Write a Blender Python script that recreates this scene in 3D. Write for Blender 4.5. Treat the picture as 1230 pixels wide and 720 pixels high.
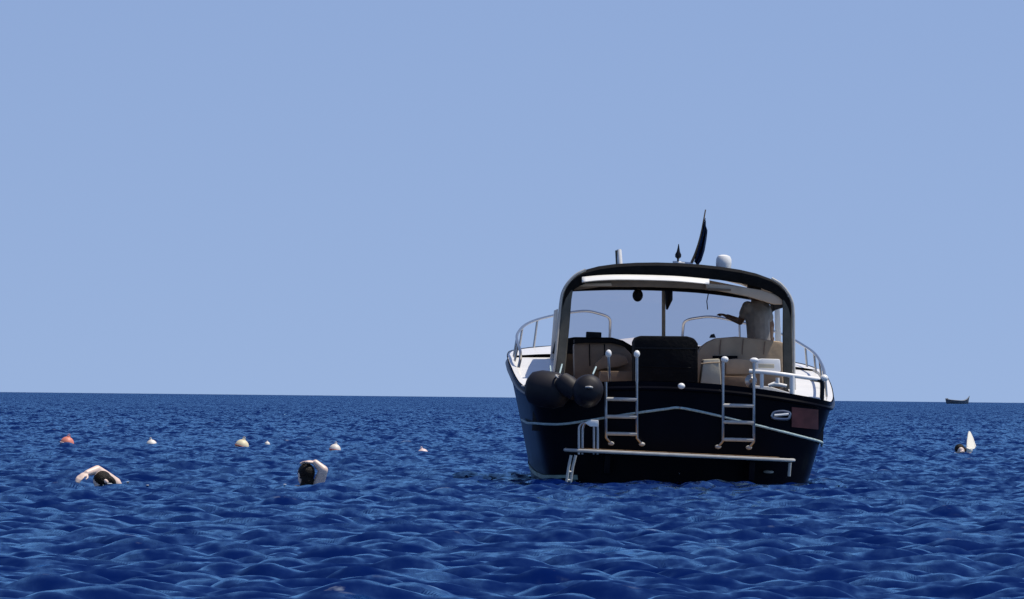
import bpy, bmesh, math, random
import numpy as np
from mathutils import Vector, Matrix
R = math.radians
random.seed(7)
for o in list(bpy.data.objects): bpy.data.objects.remove(o)
scene = bpy.context.scene
C = scene.collection

# ------------------------------------------------------------------ camera, sky, sun, exposure
PW, PH, FPX = 1230.0, 720.0, 10800.0           # photograph size and focal length in its pixels
CAM_H, CAM_PITCH, CAM_ROLL = 0.935, math.atan(116.5/FPX), R(0.605)
cam_d = bpy.data.cameras.new('camera'); cam = bpy.data.objects.new('camera', cam_d); C.objects.link(cam)
cam_d.sensor_width = 36.0; cam_d.lens = 36.0*FPX/PW
cam_d.clip_start = 0.5; cam_d.clip_end = 20000.0
CAM_M = Matrix.Translation((0, 0, CAM_H)) @ (Matrix.Rotation(R(90)+CAM_PITCH, 4, 'X') @ Matrix.Rotation(CAM_ROLL, 4, 'Z'))
cam.matrix_world = CAM_M
scene.camera = cam

SUN_EL, SUN_AZ = R(66), R(87)                  # azimuth measured from the view axis (+Y) to the right (+X)
SUN_DIR = Vector((math.cos(SUN_EL)*math.sin(SUN_AZ), math.cos(SUN_EL)*math.cos(SUN_AZ), math.sin(SUN_EL)))
world = bpy.data.worlds.new('World'); scene.world = world; world.use_nodes = True
nt = world.node_tree; nt.nodes.clear()
wo = nt.nodes.new('ShaderNodeOutputWorld'); bg = nt.nodes.new('ShaderNodeBackground')
sky = nt.nodes.new('ShaderNodeTexSky'); sky.sky_type = 'NISHITA'; sky.sun_disc = False
sky.sun_elevation = SUN_EL; sky.sun_rotation = SUN_AZ
sky.altitude = 0; sky.air_density = 1.0; sky.dust_density = 0.0; sky.ozone_density = 5.0
tint = nt.nodes.new('ShaderNodeMix'); tint.data_type = 'RGBA'; tint.blend_type = 'MULTIPLY'
tint.inputs['Factor'].default_value = 1.0
tint.inputs['B'].default_value = (1.21, 1.035, 1.085, 1)
# the hazeless band right over the sea: the whole dome is read a few degrees higher, evenly all round
wtc = nt.nodes.new('ShaderNodeTexCoord'); wmp = nt.nodes.new('ShaderNodeMapping'); wmp.vector_type = 'POINT'
wmp.inputs['Scale'].default_value = (1, 1, 0.84); wmp.inputs['Location'].default_value = (0, 0, 0.16)
wnm = nt.nodes.new('ShaderNodeVectorMath'); wnm.operation = 'NORMALIZE'
nt.links.new(wtc.outputs['Generated'], wmp.inputs[0]); nt.links.new(wmp.outputs[0], wnm.inputs[0]); nt.links.new(wnm.outputs[0], sky.inputs[0])
nt.links.new(sky.outputs[0], tint.inputs['A']); nt.links.new(tint.outputs['Result'], bg.inputs[0])
bg.inputs[1].default_value = 0.108
nt.links.new(bg.outputs[0], wo.inputs[0])
sl = bpy.data.lights.new('sun', 'SUN'); sl.energy = 4.8; sl.angle = R(0.53); sl.color = (1.0, 0.93, 0.82)
sun = bpy.data.objects.new('sun', sl); C.objects.link(sun)
sun.rotation_euler = SUN_DIR.to_track_quat('Z', 'Y').to_euler(); sun.location = (20, 20, 40)
vs = scene.view_settings
vs.view_transform = 'Standard'; vs.look = 'None'; vs.exposure = 0.0; vs.gamma = 1.0; vs.use_curve_mapping = False

# ------------------------------------------------------------------ helpers
def ray(px, py):
    d = Vector(((px-PW/2)/FPX, -(py-PH/2)/FPX, -1.0))
    return CAM_M.to_translation(), (CAM_M.to_3x3() @ d).normalized()
def on_sea(px, py, z=-0.04):
    o, d = ray(px, py); t = (z-o.z)/d.z
    return o + d*t
def horizon_y(px): return 477.5 + (px-615)*math.tan(CAM_ROLL)

BOAT_M = (Matrix.Translation((1.861, 100.0, 0.0)) @ Matrix.Rotation(R(1.35), 4, 'Z') @ Matrix.Rotation(R(2.0), 4, 'Y'))
BOAT_I = BOAT_M.inverted()
def P(px, py, y):                               # point of the boat (its own axes) seen at a pixel, y metres forward of the transom
    o, d = ray(px, py); o = BOAT_I @ o; d = BOAT_I.to_3x3() @ d
    return o + d*((y-o.y)/d.y)

def mat(name, col, rough=0.5, metal=0.0, spec=0.5, var=0.0, vscale=6.0, bump=0.0, bscale=60.0, coat=0.0, ior=1.45, alpha=1.0, trans=0.0):
    m = bpy.data.materials.new(name); m.use_nodes = True
    n = m.node_tree.nodes; l = m.node_tree.links; b = n['Principled BSDF']
    b.inputs['Base Color'].default_value = (*col, 1); b.inputs['Roughness'].default_value = rough
    b.inputs['Metallic'].default_value = metal; b.inputs['Specular IOR Level'].default_value = spec
    b.inputs['Coat Weight'].default_value = coat; b.inputs['IOR'].default_value = ior
    b.inputs['Transmission Weight'].default_value = trans
    tc = n.new('ShaderNodeTexCoord')
    if var > 0:
        t = n.new('ShaderNodeTexNoise'); t.inputs['Scale'].default_value = vscale; t.inputs['Detail'].default_value = 5
        r = n.new('ShaderNodeMapRange'); r.inputs[1].default_value = 0.3; r.inputs[2].default_value = 0.7
        r.inputs[3].default_value = 1-var; r.inputs[4].default_value = 1+var
        mx = n.new('ShaderNodeMix'); mx.data_type = 'RGBA'; mx.blend_type = 'MULTIPLY'; mx.inputs['Factor'].default_value = 1
        mx.inputs['A'].default_value = (*col, 1)
        l.new(tc.outputs['Object'], t.inputs['Vector']); l.new(t.outputs[0], r.inputs[0]); l.new(r.outputs[0], mx.inputs['B'])
        l.new(mx.outputs['Result'], b.inputs['Base Color'])
    if bump > 0:
        t = n.new('ShaderNodeTexNoise'); t.inputs['Scale'].default_value = bscale; t.inputs['Detail'].default_value = 4
        bp = n.new('ShaderNodeBump'); bp.inputs['Strength'].default_value = bump; bp.inputs['Distance'].default_value = 0.02
        l.new(tc.outputs['Object'], t.inputs['Vector']); l.new(t.outputs[0], bp.inputs['Height']); l.new(bp.outputs[0], b.inputs['Normal'])
    return m

M = {}
M['hazyslate'] = mat('haze_lightened_slate', (0.09, 0.11, 0.14), 0.6, var=0.3, vscale=0.6)  # distance haze mixed into the far boat's dark hull colour
M['hull'] = mat('navy_gelcoat', (0.0028, 0.0030, 0.0062), 0.30, spec=0.08, var=0.35, vscale=1.5)
M['black'] = mat('black_canvas', (0.006, 0.006, 0.007), 0.8, spec=0.15, var=0.3, vscale=9, bump=0.3, bscale=30)
M['blackgloss'] = mat('black_plastic', (0.006, 0.006, 0.008), 0.35, spec=0.3)
M['white'] = mat('white_gelcoat', (0.80, 0.79, 0.76), 0.3, var=0.05, vscale=3)
M['cream'] = mat('cream_paint', (0.70, 0.66, 0.56), 0.4, var=0.08, vscale=5)
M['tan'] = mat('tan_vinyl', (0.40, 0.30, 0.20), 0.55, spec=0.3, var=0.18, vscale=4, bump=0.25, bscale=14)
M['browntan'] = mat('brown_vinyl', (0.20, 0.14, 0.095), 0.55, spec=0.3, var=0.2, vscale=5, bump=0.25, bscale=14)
M['beige'] = mat('beige_panel', (0.50, 0.45, 0.34), 0.5, var=0.12, vscale=4, bump=0.1, bscale=12)
M['liner'] = mat('beige_headliner', (0.52, 0.40, 0.29), 0.7, var=0.12, vscale=5)
M['olive'] = mat('olive_grey_canvas', (0.10, 0.098, 0.082), 0.75, spec=0.2, var=0.2, vscale=8, bump=0.2)
M['steel'] = mat('stainless_steel', (0.42, 0.41, 0.39), 0.28, metal=1.0, var=0.1, vscale=20)
M['paintedsteel'] = mat('pale_grey_tube', (0.42, 0.41, 0.38), 0.35, spec=0.5, var=0.1, vscale=15)
M['whitetube'] = mat('white_tube', (0.80, 0.78, 0.74), 0.3)
M['wood'] = mat('mahogany', (0.15, 0.036, 0.028), 0.35, var=0.35, vscale=7)
M['teak'] = mat('teak', (0.20, 0.12, 0.06), 0.6, var=0.3, vscale=9)
M['rope'] = mat('pale_rope', (0.36, 0.47, 0.48), 0.8, var=0.2, vscale=30, bump=0.4, bscale=150)
M['boot'] = mat('pale_green_stripe', (0.24, 0.34, 0.29), 0.5, var=0.3, vscale=4)
M['fender'] = mat('dark_fender_rubber', (0.011, 0.010, 0.014), 0.58, spec=0.35, var=0.3, vscale=6)
M['flag'] = mat('navy_flag_cloth', (0.008, 0.022, 0.06), 0.9, spec=0.1, var=0.3, vscale=10)
M['skin'] = mat('skin', (0.42, 0.25, 0.17), 0.5, var=0.1, vscale=12)
M['backlitskin'] = mat('backlit_skin', (0.11, 0.06, 0.042), 0.5, var=0.1, vscale=12)  # backlit shade painted into the helm person's skin colour
M['paleskin'] = mat('pale_skin', (0.74, 0.56, 0.46), 0.42, var=0.08, vscale=12)
M['hair'] = mat('dark_hair', (0.010, 0.007, 0.005), 0.5, spec=0.2, var=0.3, vscale=40, bump=0.5, bscale=120)
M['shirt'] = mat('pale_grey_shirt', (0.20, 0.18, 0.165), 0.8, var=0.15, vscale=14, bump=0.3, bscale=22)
M['shorts'] = mat('off_white_shorts', (0.60, 0.55, 0.48), 0.8, var=0.1, vscale=14)
M['dark'] = mat('dark_trunks', (0.01, 0.01, 0.015), 0.7)
M['cap'] = mat('cream_swim_cap', (0.66, 0.58, 0.47), 0.45)
M['fin'] = mat('white_fin_rubber', (0.78, 0.74, 0.63), 0.45)
M['eye'] = mat('eye', (0.02, 0.015, 0.012), 0.2)
# tinted windscreen glass: thin pane, so light passes straight and a little is absorbed and mirrored
gm = bpy.data.materials.new('tinted_glass'); gm.use_nodes = True
n = gm.node_tree.nodes; l = gm.node_tree.links; n.clear()
out = n.new('ShaderNodeOutputMaterial'); tr = n.new('ShaderNodeBsdfTransparent'); tr.inputs[0].default_value = (0.76, 0.74, 0.77, 1)
gl = n.new('ShaderNodeBsdfGlossy'); gl.inputs['Roughness'].default_value = 0.03
df = n.new('ShaderNodeBsdfDiffuse'); df.inputs[0].default_value = (0.5, 0.5, 0.5, 1)
fr = n.new('ShaderNodeFresnel'); fr.inputs[0].default_value = 1.45
mx = n.new('ShaderNodeMixShader'); mx2 = n.new('ShaderNodeMixShader'); mx2.inputs[0].default_value = 0.04
l.new(fr.outputs[0], mx.inputs[0]); l.new(tr.outputs[0], mx.inputs[1]); l.new(gl.outputs[0], mx.inputs[2])
l.new(mx.outputs[0], mx2.inputs[1]); l.new(df.outputs[0], mx2.inputs[2]); l.new(mx2.outputs[0], out.inputs[0])
M['glass'] = gm

def obj(name, bm, m, parent=None, smooth=True, label=None, auto=None):
    me = bpy.data.meshes.new(name); bmesh.ops.recalc_face_normals(bm, faces=bm.faces); bm.to_mesh(me); bm.free()
    o = bpy.data.objects.new(name, me); C.objects.link(o); me.materials.append(M[m] if isinstance(m, str) else m)
    if smooth:
        me.shade_smooth() if auto is None else me.shade_smooth()
        try: me.set_sharp_from_angle(angle=R(40))
        except Exception: pass
    if parent is not None: o.parent = parent
    if label: o['label'] = label
    return o
def empty(name, mw, label, cat, group=None):
    o = bpy.data.objects.new(name, None); C.objects.link(o); o.matrix_world = mw; o.empty_display_size = 0.2
    return tag(o, label, cat, group)
def tag(o, label, cat, group=None):
    o['label'] = label; o['category'] = cat
    if group: o['group'] = group
    return o

def catmull(pts, k=6):
    pts = [Vector(p) for p in pts]; q = [pts[0]*2-pts[1]] + pts + [pts[-1]*2-pts[-2]]; r = []
    for i in range(1, len(q)-2):
        for j in range(k):
            t = j/k; a, b, c, d = q[i-1], q[i], q[i+1], q[i+2]
            r.append(0.5*((2*b) + (c-a)*t + (2*a-5*b+4*c-d)*t*t + (3*b-a-3*c+d)*t**3))
    r.append(pts[-1]); return r
def add_tube(bm, pts, r, seg=10, closed=False):
    pts = [Vector(p) for p in pts]; n = len(pts); rs = r if isinstance(r, (list, tuple)) else [r]*n
    rings = []; prev = None
    for i, p in enumerate(pts):
        if closed: t = pts[(i+1) % n]-pts[i-1]
        else: t = pts[min(i+1, n-1)]-pts[max(i-1, 0)]
        t.normalize()
        if prev is None: u = t.orthogonal().normalized()
        else:
            u = prev - t*prev.dot(t)
            u = u.normalized() if u.length > 1e-6 else t.orthogonal().normalized()
        prev = u; w = t.cross(u)
        rings.append([bm.verts.new(p + (u*math.cos(2*math.pi*k/seg) + w*math.sin(2*math.pi*k/seg))*rs[i]) for k in range(seg)])
    m = n if closed else n-1
    for i in range(m):
        a, b = rings[i], rings[(i+1) % n]
        for k in range(seg): bm.faces.new((a[k], a[(k+1) % seg], b[(k+1) % seg], b[k]))
    if not closed: bm.faces.new(rings[0][::-1]); bm.faces.new(rings[-1])
    return bm
def tube(name, pts, r, m, parent, seg=10, smooth_k=0, closed=False):
    if smooth_k: pts = catmull(pts, smooth_k)
    return obj(name, add_tube(bmesh.new(), pts, r, seg, closed), m, parent)
def add_box(bm, lo, hi, bevel=0.0, mtx=None):
    lo = Vector(lo); hi = Vector(hi); g = bmesh.ops.create_cube(bm, size=1.0)['verts']
    for v in g: v.co = Vector(((lo.x+hi.x)/2+v.co.x*(hi.x-lo.x), (lo.y+hi.y)/2+v.co.y*(hi.y-lo.y), (lo.z+hi.z)/2+v.co.z*(hi.z-lo.z)))
    if bevel > 0:
        es = list({e for v in g for e in v.link_edges})
        r = bmesh.ops.bevel(bm, geom=es, offset=bevel, segments=3, profile=0.6, affect='EDGES'); g = r['verts']
        g = [v for v in bm.verts]
    if mtx is not None: bmesh.ops.transform(bm, matrix=mtx, verts=g)
    return bm
def box(name, lo, hi, m, parent, bevel=0.0, mtx=None): return obj(name, add_box(bmesh.new(), lo, hi, bevel, mtx), m, parent)
def prism(name, pts, depth, m, parent, bevel=0.015, d=(0, 1, 0)):   # outline extruded along d
    bm = bmesh.new(); d = Vector(d)*depth
    a = [bm.verts.new(p) for p in pts]; b = [bm.verts.new(Vector(p)+d) for p in pts]; n = len(a)
    bm.faces.new(a); bm.faces.new(b[::-1])
    for i in range(n): bm.faces.new((a[i], b[i], b[(i+1) % n], a[(i+1) % n]))
    if bevel > 0:
        bmesh.ops.recalc_face_normals(bm, faces=bm.faces)
        bmesh.ops.bevel(bm, geom=[e for e in bm.edges if e.calc_face_angle(0) > R(35)], offset=bevel, segments=2, profile=0.6, affect='EDGES')
    return obj(name, bm, m, parent)
def add_ball(bm, c, r, rot=None, u=16, v=10):
    r = r if isinstance(r, (tuple, list, Vector)) else (r, r, r)
    mt = Matrix.Translation(c) @ ((rot.to_4x4() if rot is not None else Matrix.Identity(4))) @ Matrix.Diagonal((*r, 1))
    bmesh.ops.create_uvsphere(bm, u_segments=u, v_segments=v, radius=1.0, matrix=mt); return bm
def ball(name, c, r, m, parent, **k): return obj(name, add_ball(bmesh.new(), c, r, **k), m, parent)
def add_lathe(bm, prof, mtx=None, seg=20):
    mtx = mtx or Matrix.Identity(4); rings = []
    for (r, z) in prof:
        rings.append([bm.verts.new(mtx @ Vector((max(r, 1e-4)*math.cos(2*math.pi*k/seg), max(r, 1e-4)*math.sin(2*math.pi*k/seg), z))) for k in range(seg)])
    for a, b in zip(rings, rings[1:]):
        for k in range(seg): bm.faces.new((a[k], a[(k+1) % seg], b[(k+1) % seg], b[k]))
    bm.faces.new(rings[0][::-1]); bm.faces.new(rings[-1]); return bm
def sheet(rows, close=False):                      # grid of points -> bmesh
    bm = bmesh.new(); g = [[bm.verts.new(p) for p in r] for r in rows]
    for a, b in zip(g, g[1:]):
        for k in range(len(a)-1): bm.faces.new((a[k], a[k+1], b[k+1], b[k]))
    return bm
def interp(x, xs, ys):
    return float(np.interp(x, xs, ys))

# ------------------------------------------------------------------ the sea
def wave_tile(L, N, lmin, lmax, peak, wind, spread, seed):
    rng = np.random.default_rng(seed)
    k1 = 2*np.pi*np.fft.fftfreq(N, L/N); kx, ky = np.meshgrid(k1, k1, indexing='ij'); k = np.hypot(kx, ky); k[0, 0] = 1e9
    kp = 2*np.pi/peak
    S = k**-3.6*np.exp(-0.8*(kp/k)**2)
    th = np.arctan2(ky, kx)-wind
    S = S*(0.10+np.abs(np.cos(th))**spread)
    S[(k < 2*np.pi/lmax) | (k > 2*np.pi/lmin)] = 0
    H = (rng.normal(size=(N, N))+1j*rng.normal(size=(N, N)))*np.sqrt(S)
    h = np.real(np.fft.ifft2(H)); s = h.std()
    dx = np.real(np.fft.ifft2(-1j*H*kx/k)); dy = np.real(np.fft.ifft2(-1j*H*ky/k))
    return h/s, dx/s, dy/s
def sample(T, L, x, y):
    N = T.shape[0]; u = (x/L*N) % N; v = (y/L*N) % N
    i = np.floor(u).astype(int); j = np.floor(v).astype(int); fu = u-i; fv = v-j
    i %= N; j %= N; i2 = (i+1) % N; j2 = (j+1) % N
    return T[i, j]*(1-fu)*(1-fv)+T[i2, j]*fu*(1-fv)+T[i, j2]*(1-fu)*fv+T[i2, j2]*fu*fv
WAVES = [(48.0, 1024, 0.25, 9.0, 1.25, R(-76), 1.1, 3, 0.022, 0.65), (11.3, 512, 0.24, 1.1, 0.55, R(-104), 0.8, 9, 0.0165, 0.55), (23.7, 512, 0.30, 3.0, 1.0, R(-30), 1.0, 21, 0.0145, 0.6)]
TILES = [wave_tile(*w[:8]) for w in WAVES]
def sea_shape(x, y):
    z = np.full_like(x, -0.04); ox = np.zeros_like(x); oy = np.zeros_like(x)
    for (w, T) in zip(WAVES, TILES):
        a = w[8]; c = w[9]
        z += a*sample(T[0], w[0], x, y); ox += a*c*sample(T[1], w[0], x, y); oy += a*c*sample(T[2], w[0], x, y)
    return ox, oy, z
def build_sea():
    r = [0.0]; q = 6.0
    while q < 36: r.append(q); q += 0.7
    q = 36.0
    while q < 9000: r.append(q); q += 0.06*(q/36)**1.3
    r.append(9000.0); r = np.array(r)
    a = np.concatenate([np.linspace(-180, -8, 30)[:-1], np.linspace(-8, -4.0, 36)[:-1], np.linspace(-4.0, 4.0, 460), np.linspace(4.0, 8, 36)[1:], np.linspace(8, 180, 30)[1:]])
    a = np.radians(a); RR, AA = np.meshgrid(r, a, indexing='ij')
    X = RR*np.sin(AA); Y = RR*np.cos(AA)
    ox, oy, z = sea_shape(X, Y)
    z[0, :] = -0.05; ox[0, :] = 0; oy[0, :] = 0
    V = np.stack([X+ox, Y+oy, z], -1).reshape(-1, 3); nr, na = X.shape
    i = np.arange(nr-1)[:, None]; j = np.arange(na-1)[None, :]
    F = np.stack([i*na+j, i*na+j+1, (i+1)*na+j+1, (i+1)*na+j], -1).reshape(-1, 4)
    me = bpy.data.meshes.new('sea'); me.vertices.add(len(V)); me.vertices.foreach_set('co', V.ravel().astype(np.float32))
    me.loops.add(F.size); me.loops.foreach_set('vertex_index', F.ravel().astype(np.int32))
    me.polygons.add(len(F)); me.polygons.foreach_set('loop_start', np.arange(0, F.size, 4, dtype=np.int32))
    me.polygons.foreach_set('loop_total', np.full(len(F), 4, dtype=np.int32))
    me.update(calc_edges=True); me.shade_smooth()
    o = bpy.data.objects.new('sea', me); C.objects.link(o); o['kind'] = 'structure'; return o
sea = build_sea()
sm = bpy.data.materials.new('sea_water'); sm.use_nodes = True
n = sm.node_tree.nodes; l = sm.node_tree.links; n.clear()
sout = n.new('ShaderNodeOutputMaterial'); smix = n.new('ShaderNodeMixShader'); l.new(smix.outputs[0], sout.inputs[0])
sdf = n.new('ShaderNodeBsdfDiffuse'); sdf.inputs[0].default_value = (0.0002, 0.0058, 0.060, 1)
sgl = n.new('ShaderNodeBsdfGlossy'); sgl.inputs['Roughness'].default_value = 0.12; sgl.inputs[0].default_value = (0.47, 0.79, 1.0, 1)
sfr = n.new('ShaderNodeFresnel'); sfr.inputs[0].default_value = 1.333
srg = n.new('ShaderNodeMapRange'); srg.inputs[4].default_value = 1.0      # capillary ripples below the mesh keep grazing facets from mirroring fully
l.new(sfr.outputs[0], srg.inputs[0]); l.new(srg.outputs[0], smix.inputs[0]); l.new(sdf.outputs[0], smix.inputs[1]); l.new(sgl.outputs[0], smix.inputs[2])
geo = n.new('ShaderNodeNewGeometry')
fz = n.new('ShaderNodeSeparateXYZ'); l.new(geo.outputs['Position'], fz.inputs[0])
lean = n.new('ShaderNodeVectorMath'); lean.operation = 'ADD'; lean.inputs[0].default_value = (0.02, -0.10, 0); lean.inputs[1].default_value = (0, 0, 0)   # normals leaned shoreward so the water mirrors higher, darker sky
acc = lean
for (sc, amt, det, sy) in ((1.8, 0.48, 3.0, 0.5), (8.0, 0.52, 4.0, 0.45), (0.12, 0.10, 2.0, 0.8)):
    mp = n.new('ShaderNodeMapping'); mp.inputs['Scale'].default_value = (sc, sc*sy, sc)
    t = n.new('ShaderNodeTexNoise'); t.inputs['Scale'].default_value = 1.0; t.inputs['Detail'].default_value = det
    k = n.new('ShaderNodeVectorMath'); k.operation = 'SUBTRACT'; k.inputs[1].default_value = (0.5, 0.5, 0.5)
    ad = n.new('ShaderNodeVectorMath'); ad.operation = 'MULTIPLY_ADD'; ad.inputs[1].default_value = (amt*2, amt*2, 0)
    l.new(geo.outputs['Position'], mp.inputs['Vector']); l.new(mp.outputs[0], t.inputs['Vector']); l.new(t.outputs['Color'], k.inputs[0])
    l.new(k.outputs[0], ad.inputs[0]); l.new(acc.outputs[0], ad.inputs[2]); acc = ad
off = n.new('ShaderNodeMapRange'); off.inputs[1].default_value = 60; off.inputs[2].default_value = 420; off.inputs[3].default_value = 1.0; off.inputs[4].default_value = 2.0   # normal tilt scaled up with distance to darken the far water
l.new(fz.outputs['Y'], off.inputs[0])
scl = n.new('ShaderNodeVectorMath'); scl.operation = 'SCALE'; l.new(acc.outputs[0], scl.inputs[0]); l.new(off.outputs[0], scl.inputs['Scale'])
sm_ = n.new('ShaderNodeVectorMath'); sm_.operation = 'ADD'; l.new(scl.outputs[0], sm_.inputs[0]); l.new(geo.outputs['Normal'], sm_.inputs[1])
nm = n.new('ShaderNodeVectorMath'); nm.operation = 'NORMALIZE'; l.new(sm_.outputs[0], nm.inputs[0]); [l.new(nm.outputs[0], q.inputs['Normal']) for q in (sgl, sfr)]
fzr = n.new('ShaderNodeMapRange'); fzr.inputs[1].default_value = 0.030; fzr.inputs[2].default_value = 0.060; l.new(fz.outputs['Z'], fzr.inputs[0])
fn = n.new('ShaderNodeTexNoise'); fn.inputs['Scale'].default_value = 5.0; fn.inputs['Detail'].default_value = 6; l.new(geo.outputs['Position'], fn.inputs['Vector'])
fnr = n.new('ShaderNodeMapRange'); fnr.inputs[1].default_value = 0.60; fnr.inputs[2].default_value = 0.68; l.new(fn.outputs[0], fnr.inputs[0])
fm = n.new('ShaderNodeMath'); fm.operation = 'MULTIPLY'; l.new(fzr.outputs[0], fm.inputs[0]); l.new(fnr.outputs[0], fm.inputs[1])
fk = n.new('ShaderNodeMath'); fk.operation = 'MULTIPLY'; fk.inputs[1].default_value = 0.25; l.new(fm.outputs[0], fk.inputs[0])
fd = n.new('ShaderNodeBsdfDiffuse'); fd.inputs[0].default_value = (0.45, 0.53, 0.62, 1)
fmx = n.new('ShaderNodeMixShader'); l.new(fk.outputs[0], fmx.inputs[0]); l.new(smix.outputs[0], fmx.inputs[1]); l.new(fd.outputs[0], fmx.inputs[2]); l.new(fmx.outputs[0], sout.inputs[0])
sea.data.materials.append(sm)

# ------------------------------------------------------------------ the motor boat (its own axes: x to starboard, y forward from the transom, z up from the waterline)
boat = empty('motor_boat', BOAT_M, 'navy hulled motor boat with black hardtop and stern ladders, anchored stern-on', 'boat')
OUT = [(0.0, 0.0), (0.45, 0.008), (0.85, 0.035), (1.2, 0.09), (1.45, 0.18), (1.62, 0.32), (1.70, 0.52), (1.745, 0.9), (1.785, 1.5), (1.82, 2.4), (1.84, 3.4), (1.85, 4.5),
       (1.82, 6.0), (1.74, 7.4), (1.50, 8.8), (1.12, 10.0), (0.66, 10.9), (0.25, 11.4), (0.02, 11.55)]
OUTS = [(p.x, p.y) for p in catmull([(x, y, 0) for x, y in OUT], 3)]
def sheer(x, y):
    if y < 0.6: return 1.115 - 0.145*min(1, abs(x)/1.70)**2
    return interp(y, [0.6, 1.5, 3, 4.5, 6, 8, 10, 11.6], [0.972, 1.04, 1.19, 1.315, 1.38, 1.45, 1.53, 1.62])
def hull_pt(x, y, t):                     # t = 0 at the sheer, 1 below the water
    z0 = sheer(x, y); z = z0 + (-0.45-z0)*t
    f = max(0.0, min(1.0, (z+0.45)/(z0+0.45)))
    wl = interp(y, [0, 2, 6, 9, 11.6], [0.80, 0.80, 0.76, 0.55, 0.25])
    k = wl + (1-wl)*f**1.15
    rake = 0.10*(1-f) if y < 0.5 else 0.0
    yb = y - (max(0, y-8.5)/3.0)**1.5*0.9*(1-f) + rake*(1-abs(x)/1.75)
    return Vector((x*k, yb, z))
full = [(-x, y) for x, y in OUTS[::-1]][:-1] + OUTS
TS = [0, 0.02, 0.05, 0.12, 0.2, 0.3, 0.4, 0.5, 0.6, 0.68, 0.75, 0.85, 1.0]
hull = obj('hull', sheet([[hull_pt(x, y, t) for (x, y) in full] for t in TS]), 'hull', boat)
def hull_face(px, py, off=0.012):         # point of the hull skin seen at a pixel
    o, d = ray(px, py); o = BOAT_I @ o; d = BOAT_I.to_3x3() @ d
    y = 0.0
    for _ in range(12):
        p = o + d*((y-o.y)/d.y); z0 = sheer(p.x, 0.2); f = max(0, min(1, (p.z+0.45)/(z0+0.45)))
        k = 0.80+0.20*f**1.15; xs = min(abs(p.x)/k, 1.695)
        y = interp(xs, [q[0] for q in OUTS[:20]], [q[1] for q in OUTS[:20]]) + 0.10*(1-f)*(1-xs/1.75)
    p = o + d*((y-off-o.y)/d.y); return p
# gunwale cap, rub rail and boot stripe
tube('rub_rail', [hull_pt(x*1.006, y-(0.01 if y < .6 else 0), 0.05)+Vector((0, 0, 0)) for x, y in full[4:-4]], 0.026, 'hull', hull, 8)
for sd in (-1, 1):
    half = [(sd*x, y) for x, y in OUTS if x > 1.25 or y > 3]
    obj('boot_stripe', sheet([[hull_pt(x*1.006, y-0.008, t0) for x, y in half] for t0 in (0.675, 0.71)]), 'boot', hull)
# decks: white side decks rising forward, foredeck, cockpit well
COCK = 1.30
def inset(x, y, d=0.07):
    s = 1 if x >= 0 else -1
    return (s*max(0.01, abs(x)-d*(1 if y > 0.3 else min(1, y*2+0.1))), y + (0.07 if y < 0.5 else 0) - (0.1 if y > 11.2 else 0))
for sd, nm_ in ((-1, 'side_deck'), (1, 'side_deck')):
    rows = []
    for x, y in OUTS:
        if 0.28 < y < 6.0:
            a = inset(sd*x, y); z = sheer(x, y)-0.025
            inn = sd*min(COCK, a[0]*sd-0.02)
            rows.append([Vector((sd*(x-0.012), y+(0.02 if y < .5 else 0), z+0.03)), Vector((a[0], a[1], z+0.03)), Vector((a[0]-sd*0.008, a[1], z)), Vector((inn, a[1], z+0.02)), Vector((inn, a[1], 0.5))])
    obj('side_deck', sheet(rows), 'white', boat)
rows = []
for x, y in OUTS:
    if y >= 5.3 and x > 0.02:
        z = sheer(x, y); rows.append([Vector((x*c*0.995, y, z-0.01+0.10*(1-c*c))) for c in (-1, -0.8, -0.5, -0.2, 0, 0.2, 0.5, 0.8, 1)])
obj('foredeck', sheet(rows), 'white', boat)
cs = []
for (y, w, h) in ((5.35, 1.22, 0.0), (5.5, 1.25, 0.08), (6.5, 1.2, 0.08), (7.8, 1.0, 0.07), (8.8, 0.75, 0.04), (9.3, 0.55, 0.0)):
    z = sheer(1, y)+0.08; cs.append([Vector((w*c, y, z-0.06 + (h+0.06)*(1-abs(c)**6))) for c in (-1, -0.97, -0.85, -0.5, 0, 0.5, 0.85, 0.97, 1)])
obj('coach_roof', sheet(cs), 'white', boat)
box('cockpit_sole', (-1.26, 0.42, 0.44), (1.26, 5.3, 0.5), 'teak', boat)
tr = [[Vector((x*0.985, y+0.13, z)) for z in (sheer(x, y)-0.01, 0.5)] for x, y in full if y < 0.45]
tr2 = [[Vector((x*0.995, y+0.006, sheer(x, y)+0.004)), Vector((x*0.985, y+0.13, sheer(x, y)-0.01)), Vector((x*0.985, y+0.13, 0.5))] for x, y in full if y < 0.40]
obj('transom_capping', sheet(tr2), 'hull', boat)
box('cabin_bulkhead', (-1.29, 5.22, 0.5), (1.29, 5.30, 1.50), 'browntan', boat, 0.01)
box('companionway_door', (-0.32, 5.19, 0.52), (0.32, 5.215, 1.48), 'blackgloss', boat, 0.008)

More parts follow.
